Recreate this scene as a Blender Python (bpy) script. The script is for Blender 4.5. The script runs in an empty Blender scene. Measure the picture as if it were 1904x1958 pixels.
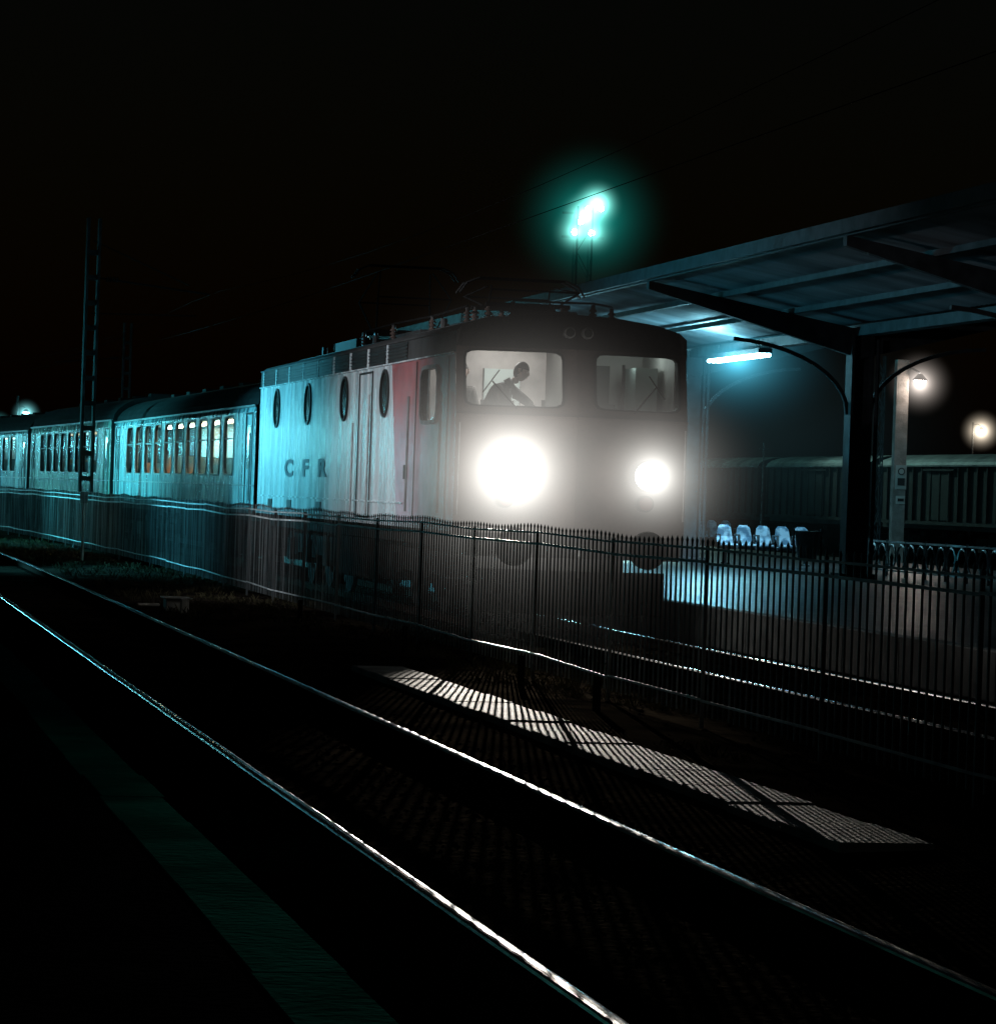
import bpy, math, random
from mathutils import Vector, Matrix
random.seed(7)
S=bpy.context.scene
S.view_settings.view_transform='Standard'; S.view_settings.look='None'; S.view_settings.exposure=0
COL=S.collection
# ------------------------------------------------------------------ helpers
def group(name, loc=(0,0,0), rz=0):
    e=bpy.data.objects.new(name,None); e.empty_display_size=.2; e.location=loc; e.rotation_euler=(0,0,rz)
    COL.objects.link(e); return e
class MB:
    def __init__(s): s.v=[]; s.f=[]; s.m=[]
    def face(s,pts,m=0):
        i=len(s.v); s.v+= [tuple(p) for p in pts]; s.f.append(tuple(range(i,i+len(pts)))); s.m.append(m)
    def box(s,x0,x1,y0,y1,z0,z1,m=0):
        i=len(s.v)
        s.v+=[(x,y,z) for z in (z0,z1) for y in (y0,y1) for x in (x0,x1)]
        for f in ((0,2,3,1),(4,5,7,6),(0,1,5,4),(2,6,7,3),(0,4,6,2),(1,3,7,5)):
            s.f.append(tuple(i+k for k in f)); s.m.append(m)
    def cyl(s,p0,p1,r0,r1=None,n=8,m=0,caps=True):
        if r1 is None: r1=r0
        p0=Vector(p0);p1=Vector(p1);d=(p1-p0).normalized()
        a=Vector((0,0,1)) if abs(d.z)<.9 else Vector((1,0,0))
        u=d.cross(a).normalized(); w=d.cross(u)
        i=len(s.v)
        for p,r in ((p0,r0),(p1,r1)):
            for k in range(n):
                t=2*math.pi*k/n; s.v.append(tuple(p+u*r*math.cos(t)+w*r*math.sin(t)))
        for k in range(n):
            k2=(k+1)%n; s.f.append((i+k,i+k2,i+n+k2,i+n+k)); s.m.append(m)
        if caps:
            s.f.append(tuple(i+k for k in range(n))[::-1]); s.m.append(m)
            s.f.append(tuple(i+n+k for k in range(n))); s.m.append(m)
    def path(s,pts,r,n=6,m=0):
        for a,b in zip(pts[:-1],pts[1:]): s.cyl(a,b,r,n=n,m=m)
    def beam(s,p0,p1,w,h,m=0):
        p0=Vector(p0);p1=Vector(p1);d=(p1-p0).normalized()
        a=Vector((0,0,1)) if abs(d.z)<.95 else Vector((0,1,0))
        u=d.cross(a).normalized()*w/2; q=u.cross(d).normalized()*h/2
        i=len(s.v)
        for p in (p0,p1):
            for c in (-u-q,u-q,u+q,-u+q): s.v.append(tuple(p+c))
        for f in ((0,3,2,1),(4,5,6,7),(0,1,5,4),(1,2,6,5),(2,3,7,6),(3,0,4,7)):
            s.f.append(tuple(i+k for k in f)); s.m.append(m)
    def hole_panel(s,P,ru,rv,hu,hv,n=6,N=32,m=0,depth=None,md=0):
        cu=(hu[0]+hu[1])/2; cv=(hv[0]+hv[1])/2; a=(hu[1]-hu[0])/2; b=(hv[1]-hv[0])/2
        ang=[2*math.pi*k/N for k in range(N)]
        for cx in ru:
            for cy in rv: ang.append(math.atan2(cy-cv,cx-cu)%(2*math.pi))
        ang=sorted(ang)
        out=[];inn=[]
        for t in ang:
            c,q=math.cos(t),math.sin(t)
            r=1/((abs(c/a)**n+abs(q/b)**n)**(1/n)); inn.append((cu+r*c,cv+r*q))
            ts=[]
            if c>1e-9: ts.append((ru[1]-cu)/c)
            if c<-1e-9: ts.append((ru[0]-cu)/c)
            if q>1e-9: ts.append((rv[1]-cv)/q)
            if q<-1e-9: ts.append((rv[0]-cv)/q)
            R=min(ts); out.append((cu+R*c,cv+R*q))
        L=len(ang)
        for k in range(L):
            j=(k+1)%L
            s.face([P(*out[k],0),P(*out[j],0),P(*inn[j],0),P(*inn[k],0)],m)
            if depth: s.face([P(*inn[k],0),P(*inn[j],0),P(*inn[j],depth),P(*inn[k],depth)],md)
        return [P(*q,depth*.6 if depth else 0) for q in inn]
    def ring(s,P,hu,hv,w,h,n=6,N=32,m=0):
        cu=(hu[0]+hu[1])/2; cv=(hv[0]+hv[1])/2; a=(hu[1]-hu[0])/2; b=(hv[1]-hv[0])/2
        I=[];O=[]
        for k in range(N):
            t=2*math.pi*k/N;c,q=math.cos(t),math.sin(t)
            r=1/((abs(c/a)**n+abs(q/b)**n)**(1/n)); I.append((cu+r*c,cv+r*q))
            r=1/((abs(c/(a+w))**n+abs(q/(b+w))**n)**(1/n)); O.append((cu+r*c,cv+r*q))
        for k in range(N):
            j=(k+1)%N
            s.face([P(*O[k],-h),P(*O[j],-h),P(*I[j],-h),P(*I[k],-h)],m)
            s.face([P(*O[k],.002),P(*O[j],.002),P(*O[j],-h),P(*O[k],-h)],m)
            s.face([P(*I[k],-h),P(*I[j],-h),P(*I[j],.01),P(*I[k],.01)],m)
        return I
    def obj(s,name,mats,parent=None,smooth=False,bevel=0):
        me=bpy.data.meshes.new(name); me.from_pydata(s.v,[],s.f)
        for mm in (mats if isinstance(mats,(list,tuple)) else [mats]): me.materials.append(mm)
        me.polygons.foreach_set('material_index',s.m)
        if smooth: me.polygons.foreach_set('use_smooth',[True]*len(s.f))
        me.update()
        o=bpy.data.objects.new(name,me); COL.objects.link(o)
        if parent: o.parent=parent
        if bevel:
            b=o.modifiers.new('bevel','BEVEL'); b.width=bevel; b.segments=2; b.limit_method='ANGLE'
        return o
def mat(name,col,rough=.6,metal=0,col2=None,scale=3,bump=0,bscale=30,stretch=(1,1,1),detail=6,lo=.35,hi=.65,spec=.5,rvar=0):
    m=bpy.data.materials.new(name); m.use_nodes=True; nt=m.node_tree; N=nt.nodes; L=nt.links
    b=N['Principled BSDF']; b.inputs['Roughness'].default_value=rough; b.inputs['Metallic'].default_value=metal
    b.inputs['Specular IOR Level'].default_value=spec
    b.inputs['Base Color'].default_value=(*col,1)
    tc=N.new('ShaderNodeTexCoord'); mp=N.new('ShaderNodeMapping'); mp.inputs['Scale'].default_value=stretch
    L.new(tc.outputs['Object'],mp.inputs[0])
    if col2 or rvar:
        n=N.new('ShaderNodeTexNoise'); n.inputs['Scale'].default_value=scale; n.inputs['Detail'].default_value=detail
        L.new(mp.outputs[0],n.inputs['Vector'])
        r=N.new('ShaderNodeValToRGB'); r.color_ramp.elements[0].position=lo; r.color_ramp.elements[1].position=hi
        r.color_ramp.elements[0].color=(*(col2 or col),1); r.color_ramp.elements[1].color=(*col,1)
        L.new(n.outputs['Fac'],r.inputs[0]); L.new(r.outputs[0],b.inputs['Base Color'])
        if rvar:
            q=N.new('ShaderNodeMapRange'); q.inputs[3].default_value=rough-rvar; q.inputs[4].default_value=rough+rvar
            L.new(n.outputs['Fac'],q.inputs[0]); L.new(q.outputs[0],b.inputs['Roughness'])
    if bump:
        n2=N.new('ShaderNodeTexNoise'); n2.inputs['Scale'].default_value=bscale; n2.inputs['Detail'].default_value=3
        L.new(mp.outputs[0],n2.inputs['Vector'])
        bp=N.new('ShaderNodeBump'); bp.inputs['Strength'].default_value=bump; bp.inputs['Distance'].default_value=.05
        L.new(n2.outputs['Fac'],bp.inputs['Height']); L.new(bp.outputs[0],b.inputs['Normal'])
    return m
def emis(name,col,st):
    m=bpy.data.materials.new(name); m.use_nodes=True; b=m.node_tree.nodes['Principled BSDF']
    b.inputs['Base Color'].default_value=(*col,1); b.inputs['Emission Color'].default_value=(*col,1); b.inputs['Emission Strength'].default_value=st
    return m
def glassmat(name,tint=(.9,.95,.95),refl=.12):
    m=bpy.data.materials.new(name); m.use_nodes=True; nt=m.node_tree;N=nt.nodes;L=nt.links
    N.remove(N['Principled BSDF']); out=N['Material Output']
    t=N.new('ShaderNodeBsdfTransparent'); t.inputs[0].default_value=(*tint,1)
    g=N.new('ShaderNodeBsdfGlossy'); g.inputs['Roughness'].default_value=.12; g.inputs[0].default_value=(.8,.8,.8,1)
    mx=N.new('ShaderNodeMixShader'); n=N.new('ShaderNodeTexNoise'); n.inputs['Scale'].default_value=2
    r=N.new('ShaderNodeMapRange'); r.inputs[3].default_value=refl*.5; r.inputs[4].default_value=refl*1.5
    L.new(n.outputs['Fac'],r.inputs[0]); L.new(r.outputs[0],mx.inputs[0])
    L.new(t.outputs[0],mx.inputs[1]); L.new(g.outputs[0],mx.inputs[2]); L.new(mx.outputs[0],out.inputs[0])
    return m
def cabpaint(name,top,bot,z0,z1):
    """two-tone sprayed livery: red upper, pale lilac lower, soft weathered boundary"""
    m=mat(name,(1,1,1),.38,bump=.12,bscale=4,stretch=(1,1,.5)); nt=m.node_tree;N=nt.nodes;L=nt.links
    b=N['Principled BSDF']; tc=N.new('ShaderNodeTexCoord'); sp=N.new('ShaderNodeSeparateXYZ'); L.new(tc.outputs['Object'],sp.inputs[0])
    n=N.new('ShaderNodeTexNoise'); n.inputs['Scale'].default_value=2.2; n.inputs['Detail'].default_value=6; L.new(tc.outputs['Object'],n.inputs['Vector'])
    ad=N.new('ShaderNodeMath'); ad.operation='MULTIPLY_ADD'; L.new(n.outputs['Fac'],ad.inputs[0]); ad.inputs[1].default_value=.7; L.new(sp.outputs['Z'],ad.inputs[2])
    mr=N.new('ShaderNodeMapRange'); mr.inputs[1].default_value=z0+.35; mr.inputs[2].default_value=z1+.35; L.new(ad.outputs[0],mr.inputs[0])
    mx=N.new('ShaderNodeMix'); mx.data_type='RGBA'; mx.inputs[6].default_value=(*bot,1); mx.inputs[7].default_value=(*top,1); L.new(mr.outputs[0],mx.inputs[0])
    d=N.new('ShaderNodeMapRange'); d.inputs[1].default_value=.3; d.inputs[2].default_value=.65; d.inputs[3].default_value=.55; d.inputs[4].default_value=1.0; L.new(n.outputs['Fac'],d.inputs[0])
    hs=N.new('ShaderNodeHueSaturation'); L.new(mx.outputs[2],hs.inputs['Color']); L.new(d.outputs[0],hs.inputs['Value']); L.new(hs.outputs[0],b.inputs['Base Color'])
    return m
def sphere_mesh(name,seg=24,rings=14):
    import bmesh
    me=bpy.data.meshes.new(name); bm=bmesh.new(); bmesh.ops.create_uvsphere(bm,u_segments=seg,v_segments=rings,radius=1); bm.to_mesh(me); bm.free()
    me.polygons.foreach_set('use_smooth',[True]*len(me.polygons)); return me
def glow_ball(name,loc,R,col,A,a,parent,step=1.0):
    """glow painted round a lamp: self-lit emission volume that thins out with distance"""
    m=bpy.data.materials.new(name+'_emission'); m.use_nodes=True; nt=m.node_tree;N=nt.nodes;L=nt.links
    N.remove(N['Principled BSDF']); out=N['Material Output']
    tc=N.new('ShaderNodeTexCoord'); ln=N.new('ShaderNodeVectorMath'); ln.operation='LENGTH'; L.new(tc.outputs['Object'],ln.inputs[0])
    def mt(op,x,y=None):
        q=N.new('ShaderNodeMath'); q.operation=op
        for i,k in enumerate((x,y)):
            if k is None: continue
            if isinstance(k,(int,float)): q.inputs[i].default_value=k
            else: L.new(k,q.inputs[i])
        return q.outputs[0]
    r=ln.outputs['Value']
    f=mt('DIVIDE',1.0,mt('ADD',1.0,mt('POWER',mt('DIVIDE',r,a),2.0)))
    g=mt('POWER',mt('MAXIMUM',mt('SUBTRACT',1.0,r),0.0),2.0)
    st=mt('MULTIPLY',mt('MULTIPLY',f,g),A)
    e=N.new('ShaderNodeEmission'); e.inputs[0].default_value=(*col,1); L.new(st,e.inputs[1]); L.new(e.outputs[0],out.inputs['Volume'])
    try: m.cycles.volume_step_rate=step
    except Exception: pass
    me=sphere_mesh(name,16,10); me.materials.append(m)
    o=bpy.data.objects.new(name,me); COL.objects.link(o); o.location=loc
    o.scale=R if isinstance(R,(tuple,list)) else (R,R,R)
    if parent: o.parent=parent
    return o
def light(name,typ,loc,col,P,target=None,angle=60,blend=.5,size=.1,parent=None):
    l=bpy.data.lights.new(name,typ); l.color=col; l.energy=P
    if typ!='AREA': l.shadow_soft_size=size
    else: l.size=size
    o=bpy.data.objects.new(name,l); o.location=loc; COL.objects.link(o)
    if typ=='SPOT': l.spot_size=math.radians(angle); l.spot_blend=blend
    if target is not None:
        o.rotation_euler=(Vector(target)-Vector(loc)).to_track_quat('-Z','Y').to_euler()
    if parent: o.parent=parent
    return o
def c(Y): return -.0006*(Y-58)**2 if Y>58 else 0.0

# ------------------------------------------------------------------ materials
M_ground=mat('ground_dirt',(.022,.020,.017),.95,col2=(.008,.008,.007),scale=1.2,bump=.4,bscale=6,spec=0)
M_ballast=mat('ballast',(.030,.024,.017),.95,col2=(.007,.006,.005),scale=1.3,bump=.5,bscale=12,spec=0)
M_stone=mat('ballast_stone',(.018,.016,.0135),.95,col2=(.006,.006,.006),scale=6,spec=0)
M_grass=mat('dry_grass',(.075,.064,.036),.9,col2=(.03,.03,.017),scale=5,spec=0)
M_conc=mat('concrete',(.50,.48,.43),.85,col2=(.13,.12,.11),scale=1.6,bump=.25,bscale=30,spec=.1)
M_slab=mat('platform_asphalt',(.05,.055,.058),.34,col2=(.025,.027,.03),scale=1.4,bump=.25,bscale=14,rvar=.1)
M_edge=mat('platform_edge_tiles',(.03,.24,.19),.95,col2=(.012,.11,.085),scale=2,bump=.08,bscale=20,spec=0)
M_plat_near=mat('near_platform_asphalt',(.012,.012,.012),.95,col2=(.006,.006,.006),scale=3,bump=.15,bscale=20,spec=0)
M_railhead=mat('rail_head_steel',(.50,.48,.45),.20,1,col2=(.26,.22,.19),scale=3,bump=.05,bscale=5,rvar=.05)
M_railrust=mat('rail_rust',(.03,.02,.015),.95,col2=(.015,.011,.009),scale=12,spec=0)
M_sleeper=mat('sleeper_wood',(.016,.013,.011),.95,col2=(.008,.007,.006),scale=9,bump=.3,spec=0)
M_fence=mat('fence_iron',(.19,.205,.205),.5,.1,col2=(.018,.02,.02),scale=7,stretch=(.2,1,.05),lo=.44,hi=.62)
M_fencerail=mat('fence_rail_iron',(.55,.58,.58),.5,.1,col2=(.2,.22,.22),scale=3)
M_white=mat('loco_white_paint',(.66,.69,.70),.27,col2=(.34,.37,.39),scale=1.1,bump=.34,bscale=3.2,stretch=(1,2.6,.35),rvar=.07,lo=.3,hi=.62)
M_cab=cabpaint('loco_cab_paint',(.40,.095,.10),(.55,.42,.49),2.0,2.9)
M_front=mat('loco_front_paint',(.12,.088,.08),.5,col2=(.07,.055,.05),scale=2,bump=.1,bscale=9)
M_dark=mat('dark_steel',(.025,.025,.025),.55,.3,col2=(.012,.012,.012),scale=4)
M_roof=mat('loco_roof_paint',(.035,.035,.035),.65,col2=(.018,.018,.018),scale=3,bump=.2)
M_under=mat('underframe_grime',(.022,.02,.018),.9,col2=(.010,.009,.008),scale=5,spec=.1)
M_rubber=mat('window_rubber',(.02,.02,.02),.6)
M_porth=mat('porthole_glass',(.015,.02,.02),.12,spec=.6)
M_letter=mat('lettering_paint',(.03,.05,.07),.5)
M_cabin=mat('cab_lining',(.54,.51,.49),.6,col2=(.36,.34,.33),scale=2)
M_consol=mat('cab_console',(.10,.10,.095),.6)
M_insul=mat('insulator_ceramic',(.10,.07,.06),.25)
M_copper=mat('busbar_metal',(.05,.047,.045),.6,.3)
M_glass=glassmat('window_glass')
M_coach=mat('coach_paint',(.34,.48,.49),.24,col2=(.07,.13,.15),scale=1.5,bump=1.0,bscale=3.4,stretch=(1,3.0,.28),rvar=.09,lo=.4,hi=.58)
M_coach2=mat('coach_paint_stripe',(.25,.42,.34),.24,col2=(.06,.12,.11),scale=2.0,bump=1.0,bscale=4,stretch=(1,3.0,.25),rvar=.09,lo=.38,hi=.6)
M_croof=mat('coach_roof_paint',(.014,.015,.015),.9,col2=(.008,.009,.009),scale=3,spec=.05)
M_seat=mat('seat_vinyl',(.10,.18,.19),.7,col2=(.40,.15,.06),scale=.6,lo=.40,hi=.47)
M_lin=mat('coach_lining',(.5,.58,.56),.6)
M_curt=mat('curtain_cloth',(.5,.5,.45),.8)
M_steel=mat('painted_steel',(.05,.055,.06),.65,.2,col2=(.025,.028,.03),scale=4,spec=.2)
M_mast=mat('mast_steel',(.045,.048,.048),.8,0,col2=(.018,.02,.02),scale=4,spec=.1)
M_sheet=mat('canopy_sheet_metal',(.21,.24,.26),.55,.2,col2=(.07,.085,.095),scale=1.3,stretch=(.3,1,1))
M_galv=mat('galvanised_steel',(.30,.31,.31),.5,.5,col2=(.18,.18,.18),scale=6)
M_postw=mat('concrete_post',(.34,.30,.27),.85,col2=(.2,.18,.16),scale=4,bump=.3)
M_seatm=mat('perforated_seat_steel',(.50,.62,.72),.32,.6,col2=(.12,.2,.28),scale=5,lo=.42,hi=.55)
M_bin=mat('bin_plastic',(.05,.05,.055),.5)
M_wagon=mat('wagon_grey_paint',(.042,.042,.042),.8,col2=(.016,.017,.017),scale=1.0,bump=.2,spec=.2)
M_groof=mat('wagon_roof_paint',(.34,.34,.33),.65,col2=(.10,.11,.11),scale=.8)
M_sign=mat('sign_white',(.5,.5,.46),.5)
M_black=mat('sign_black',(.02,.02,.02),.6)
M_wire=mat('copper_wire',(.010,.010,.010),.9,spec=0)
M_skin=mat('skin',(.34,.24,.2),.6); M_hair=mat('hair',(.02,.016,.012),.7); M_shirt=mat('jacket_cloth',(.12,.118,.112),.85,col2=(.07,.07,.07),scale=8)
M_shirt2=mat('dark_jacket_cloth',(.10,.095,.09),.85); M_trou=mat('trouser_cloth',(.04,.045,.06),.85)

# ------------------------------------------------------------------ world
W=bpy.data.worlds.new('World'); S.world=W; W.use_nodes=True
nt=W.node_tree; bg=nt.nodes['Background']; sky=nt.nodes.new('ShaderNodeTexSky'); sky.sky_type='NISHITA'; sky.sun_disc=False
sky.sun_elevation=math.radians(2); sky.sun_rotation=math.radians(200); sky.air_density=1.5; sky.ozone_density=3
nt.links.new(sky.outputs[0],bg.inputs[0]); bg.inputs[1].default_value=.0018
sun=light('moonlight','SUN',(0,0,50),(.6,.95,1),.004); sun.data.angle=math.radians(.5)
sun.rotation_euler=(math.radians(50),0,math.radians(-30))

# ------------------------------------------------------------------ camera
th=math.radians(11.53); pit=math.atan(33.6/6360); ro=math.radians(2.0)
F=Vector((math.sin(th)*math.cos(pit),math.cos(th)*math.cos(pit),-math.sin(pit)))
r0=Vector((math.cos(th),-math.sin(th),0)); u0=r0.cross(F)
R=r0*math.cos(ro)+u0*math.sin(ro); U=-r0*math.sin(ro)+u0*math.cos(ro)
cam=bpy.data.cameras.new('camera'); co=bpy.data.objects.new('camera',cam); COL.objects.link(co)
mw=Matrix((( R.x,U.x,-F.x,0),(R.y,U.y,-F.y,0),(R.z,U.z,-F.z,1.58),(0,0,0,1))); co.matrix_world=mw
cam.sensor_fit='HORIZONTAL'; cam.sensor_width=36; cam.lens=36*6360/1904; cam.clip_end=5000; cam.clip_start=.1
S.camera=co

# ------------------------------------------------------------------ ground
g=MB(); g.face([(-1500,-500,-.36),(1500,-500,-.36),(1500,2500,-.36),(-1500,2500,-.36)]); g.obj('ground',M_ground)
YS=[-6]+list(range(2,60,4))+list(range(60,240,6))
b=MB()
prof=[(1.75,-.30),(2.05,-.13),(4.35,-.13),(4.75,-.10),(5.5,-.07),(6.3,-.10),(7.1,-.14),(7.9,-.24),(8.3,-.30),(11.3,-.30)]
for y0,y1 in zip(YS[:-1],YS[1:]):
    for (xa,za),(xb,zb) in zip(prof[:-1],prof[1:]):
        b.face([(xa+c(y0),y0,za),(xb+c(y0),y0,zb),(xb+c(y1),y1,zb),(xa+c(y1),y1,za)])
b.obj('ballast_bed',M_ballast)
def track(xc,z):
    G=group('railway_track')
    r=MB(); s=MB()
    YR_=[-6+i*2 for i in range(125)]
    for side in (-.7175,.7175):
        prev=None
        for y in YR_:
            jx=random.uniform(-.0035,.0035); jz=random.uniform(-.002,.002)
            cur=(xc+side+c(y)+jx,y,z+jz)
            if prev:
                xa,y0,za=prev; xb,y1,zb=cur
                P=[(-.036,-.016),(-.030,-.0075),(-.020,-.0030),(-.009,-.0006),(.009,-.0006),(.020,-.0030),(.030,-.0075),(.036,-.016),(.036,-.035)]
                for (pa,qa),(pb,qb) in zip(P[:-1],P[1:]):
                    r.face([(xa+pa,y0,za+qa),(xa+pb,y0,za+qb),(xb+pb,y1,zb+qb),(xb+pa,y1,zb+qa)],0)
                for lo,hi,w in ((-.15,-.135,.07),(-.135,-.036,.01),(-.036,-.016,.0362)):
                    for sx in (-1,1):
                        r.face([(xa+sx*w,y0,z+lo),(xb+sx*w,y1,z+lo),(xb+sx*w,y1,z+hi),(xa+sx*w,y0,z+hi)],1)
            prev=cur
    y=-3
    while y<130:
        X=xc+c(y); s.box(X-1.25,X+1.25,y,y+.24,z-.24,z-.15+random.uniform(-.01,.005)); y+=.6
        if y<70:
            for side in (-.7175,.7175):
                s.box(X+side-.12,X+side+.12,y-.52,y-.44,z-.148,z-.12)
    r.obj('rails',[M_railhead,M_railrust],G); s.obj('sleepers',M_sleeper,G)
    return G
track(3.135,0.0); track(9.6,-.15)
st=MB()
def stone(x,y,z,r):
    i=len(st.v)
    d=[(1,0,0),(-1,0,0),(0,1,0),(0,-1,0),(0,0,1),(0,0,-1)]
    for q in d:
        k=r*random.uniform(.6,1.3); st.v.append((x+q[0]*k+random.uniform(-.3,.3)*r,y+q[1]*k+random.uniform(-.3,.3)*r,z+q[2]*k*.6))
    for f in ((0,2,4),(2,1,4),(1,3,4),(3,0,4),(2,0,5),(1,2,5),(3,1,5),(0,3,5)):
        st.f.append(tuple(i+k for k in f)); st.m.append(0)
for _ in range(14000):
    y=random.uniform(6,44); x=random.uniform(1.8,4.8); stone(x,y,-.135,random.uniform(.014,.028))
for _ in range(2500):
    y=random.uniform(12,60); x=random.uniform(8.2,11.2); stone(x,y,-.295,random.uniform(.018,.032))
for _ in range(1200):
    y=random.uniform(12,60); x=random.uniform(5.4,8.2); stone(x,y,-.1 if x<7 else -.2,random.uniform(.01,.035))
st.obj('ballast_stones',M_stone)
gr=MB()
def tuft(x,y,z,h,n):
    for _ in range(n):
        a=random.uniform(0,6.28); l=random.uniform(.4,1)*h; dx=math.cos(a)*l*.6; dy=math.sin(a)*l*.6; w=.004
        bx=x+random.uniform(-.06,.06); by=y+random.uniform(-.06,.06)
        gr.face([(bx-w,by,z),(bx+w,by,z),(bx+dx*.6,by+dy*.6,z+l*.8),(bx+dx,by+dy,z+l)])
for _ in range(2200):
    y=random.triangular(13,85,26); x=random.uniform(5.45,7.3)+c(y)
    if math.sin(y*.7)+math.sin(x*3+y*.23)<-.1: continue
    tuft(x,y,-.11,random.uniform(.03,.12),8)
for _ in range(900):
    y=random.uniform(40,90); x=random.uniform(4.3,6.3)+c(y); tuft(x,y,-.11,random.uniform(.05,.16),8)
gr.obj('dry_grass',M_grass)
k=MB(); y=15.4
while y<30:
    dz=random.uniform(-.008,.008); dx=random.uniform(-.012,.012)
    k.box(4.87+dx,5.36+dx,y,y+.985,-.22,-.045+dz); y+=1.0
k.obj('concrete_slab_kerb',M_conc,bevel=.012)
# ------------------------------------------------------------------ near platform
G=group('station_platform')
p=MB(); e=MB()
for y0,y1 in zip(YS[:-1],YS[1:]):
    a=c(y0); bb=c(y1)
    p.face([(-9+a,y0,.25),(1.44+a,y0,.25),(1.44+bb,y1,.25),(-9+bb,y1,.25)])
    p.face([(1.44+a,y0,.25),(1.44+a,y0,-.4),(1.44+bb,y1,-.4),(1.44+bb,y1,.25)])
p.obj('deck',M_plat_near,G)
y=3.0
while y<110:
    dx=random.uniform(-.008,.008)+c(y)
    e.box(1.2+dx,1.46+dx,y,y+.997,.19,.256+random.uniform(-.001,.001)); y+=1.0
e.obj('edge_tiles',M_edge,G)
# ------------------------------------------------------------------ island platform
G=group('station_platform')
p=MB()
p.box(11.62,27,16,160,-.36,.2,0)
p.obj('deck',M_slab,G)
e=MB(); y=16
while y<140:
    e.box(11.36,11.618,y,y+.985,-.3,.206+random.uniform(-.003,.003)); y+=1
e.obj('edge_stones',mat('old_edge_stone',(.16,.17,.17),.8,col2=(.07,.075,.075),scale=3),G,bevel=.01)

# ------------------------------------------------------------------ fence
G=group('iron_fence')
f=MB(); fr=MB(); FX=6.5
y=12.0
def wob(y): return .012*math.sin(y*.9)+.010*math.sin(y*2.3+1)
while y<135:
    X=FX+c(y); zt=1.26+wob(y)
    lean=random.uniform(-.008,.008)
    i=len(f.v)
    for z,l in ((-.02,0),(zt,lean)):
        for a,bq in ((-.006,-.008),(.006,-.008),(.006,.008),(-.006,.008)): f.v.append((X+a,y+bq+l,z))
    for q in ((0,1,5,4),(1,2,6,5),(2,3,7,6),(3,0,4,7),(3,2,1,0)): f.f.append(tuple(i+k for k in q)); f.m.append(0)
    j=len(f.v); f.v+=[(X-.008,y-.014+lean,zt+.02),(X+.008,y-.014+lean,zt+.02),(X+.008,y+.014+lean,zt+.02),(X-.008,y+.014+lean,zt+.02),(X,y+lean,zt+.05)]
    for q in ((i+4,i+5,j+1,j),(i+5,i+6,j+2,j+1),(i+6,i+7,j+3,j+2),(i+7,i+4,j,j+3),(j,j+1,j+4),(j+1,j+2,j+4),(j+2,j+3,j+4),(j+3,j,j+4)):
        f.f.append(q); f.m.append(0)
    y+=.15
f.obj('palings',M_fence,G)
y=12.0; fp=MB()
while y<135:
    y2=y+3.0
    a=(FX+c(y),y); bq=(FX+c(y2),y2)
    for z,h in ((1.225,.018),(1.125,.022),(.10,.018)):
        fr.beam((a[0]-.013,a[1],z+wob(y)+random.uniform(-.008,.008)),(bq[0]-.013,bq[1],z+wob(y2)+random.uniform(-.008,.008)),.012,h)
    fp.box(a[0]-.013,a[0]+.013,y-.013,y+.013,-.3,1.25)
    y=y2
fr.obj('rails',M_fencerail,G); fp.obj('posts',M_fence,G)

# ------------------------------------------------------------------ locomotive
LOCO=group('electric_locomotive')
XC=9.6; HW=1.55; YF=42.4; YR=62.1; Z0=1.13; ZE=3.42
xs=XC-HW; xr=XC+HW
def yfront(s,z):
    return YF-.30*s+max(0,z-2.62)*.22
side=MB()
def PS(u,v,d): return (xs+d,u,v)
ydv_t,ydv_b=47.5,46.7
def slant(z): return ydv_b+(ydv_t-ydv_b)*(z-Z0)/(ZE-Z0)
def sq(z0,z1,m,ya,yb): side.face([(xs,ya(z0),z0),(xs,yb(z0),z0),(xs,yb(z1),z1),(xs,ya(z1),z1)],m)
corner=lambda z: yfront(0,z)
sq(Z0,2.35,1,corner,slant)
sq(2.35,ZE,1,corner,lambda z:43.2); sq(2.35,ZE,1,lambda z:45.3,slant)
gl=side.hole_panel(PS,(43.2,45.3),(2.35,ZE),(43.75,44.95),(2.55,3.25),n=7,m=1,depth=.07,md=2)
sq(Z0,ZE,0,slant,lambda z:YR)
side.face([(xr,yfront(0,Z0),Z0),(xr,yfront(0,ZE),ZE),(xr,YR,ZE),(xr,YR,Z0)],0)
side.face([(xs,YR,Z0),(xr,YR,Z0),(xr,YR,ZE),(xs,YR,ZE)],2)
side.obj('body_sides',[M_white,M_cab,M_rubber],LOCO)
RP=[(-1.55,ZE),(-1.545,3.70),(-1.46,3.79),(-1.15,3.88),(-.6,3.95),(0,3.97),(.6,3.95),(1.15,3.88),(1.46,3.79),(1.545,3.70),(1.55,ZE)]
rf=MB()
def ysec(x,z): 
    s=1-abs(x)/HW; return yfront(s,3.5)+max(0,z-3.7)*.9-.03
for (xa,za),(xb,zb) in zip(RP[:-1],RP[1:]):
    rf.face([(XC+xa,ysec(xa,za),za),(XC+xb,ysec(xb,zb),zb),(XC+xb,YR,zb),(XC+xa,YR,za)],0)
rf.face([(XC+x,YR,z) for x,z in RP],0)
pts=[(XC+x,ysec(x,z),z) for x,z in RP]
lowp=[(XC+x,ysec(x,3.5)-.02,3.5) for x,z in RP]
for i in range(len(RP)-1):
    rf.face([lowp[i],lowp[i+1],pts[i+1],pts[i]],0)
rf.obj('roof',[M_roof],LOCO)
v=MB()
v.box(xs-.03,xs-.004,YF+.25,YR,3.405,3.425,1)
yv=46.1; n=9; pitch=(61.6-yv)/n
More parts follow.
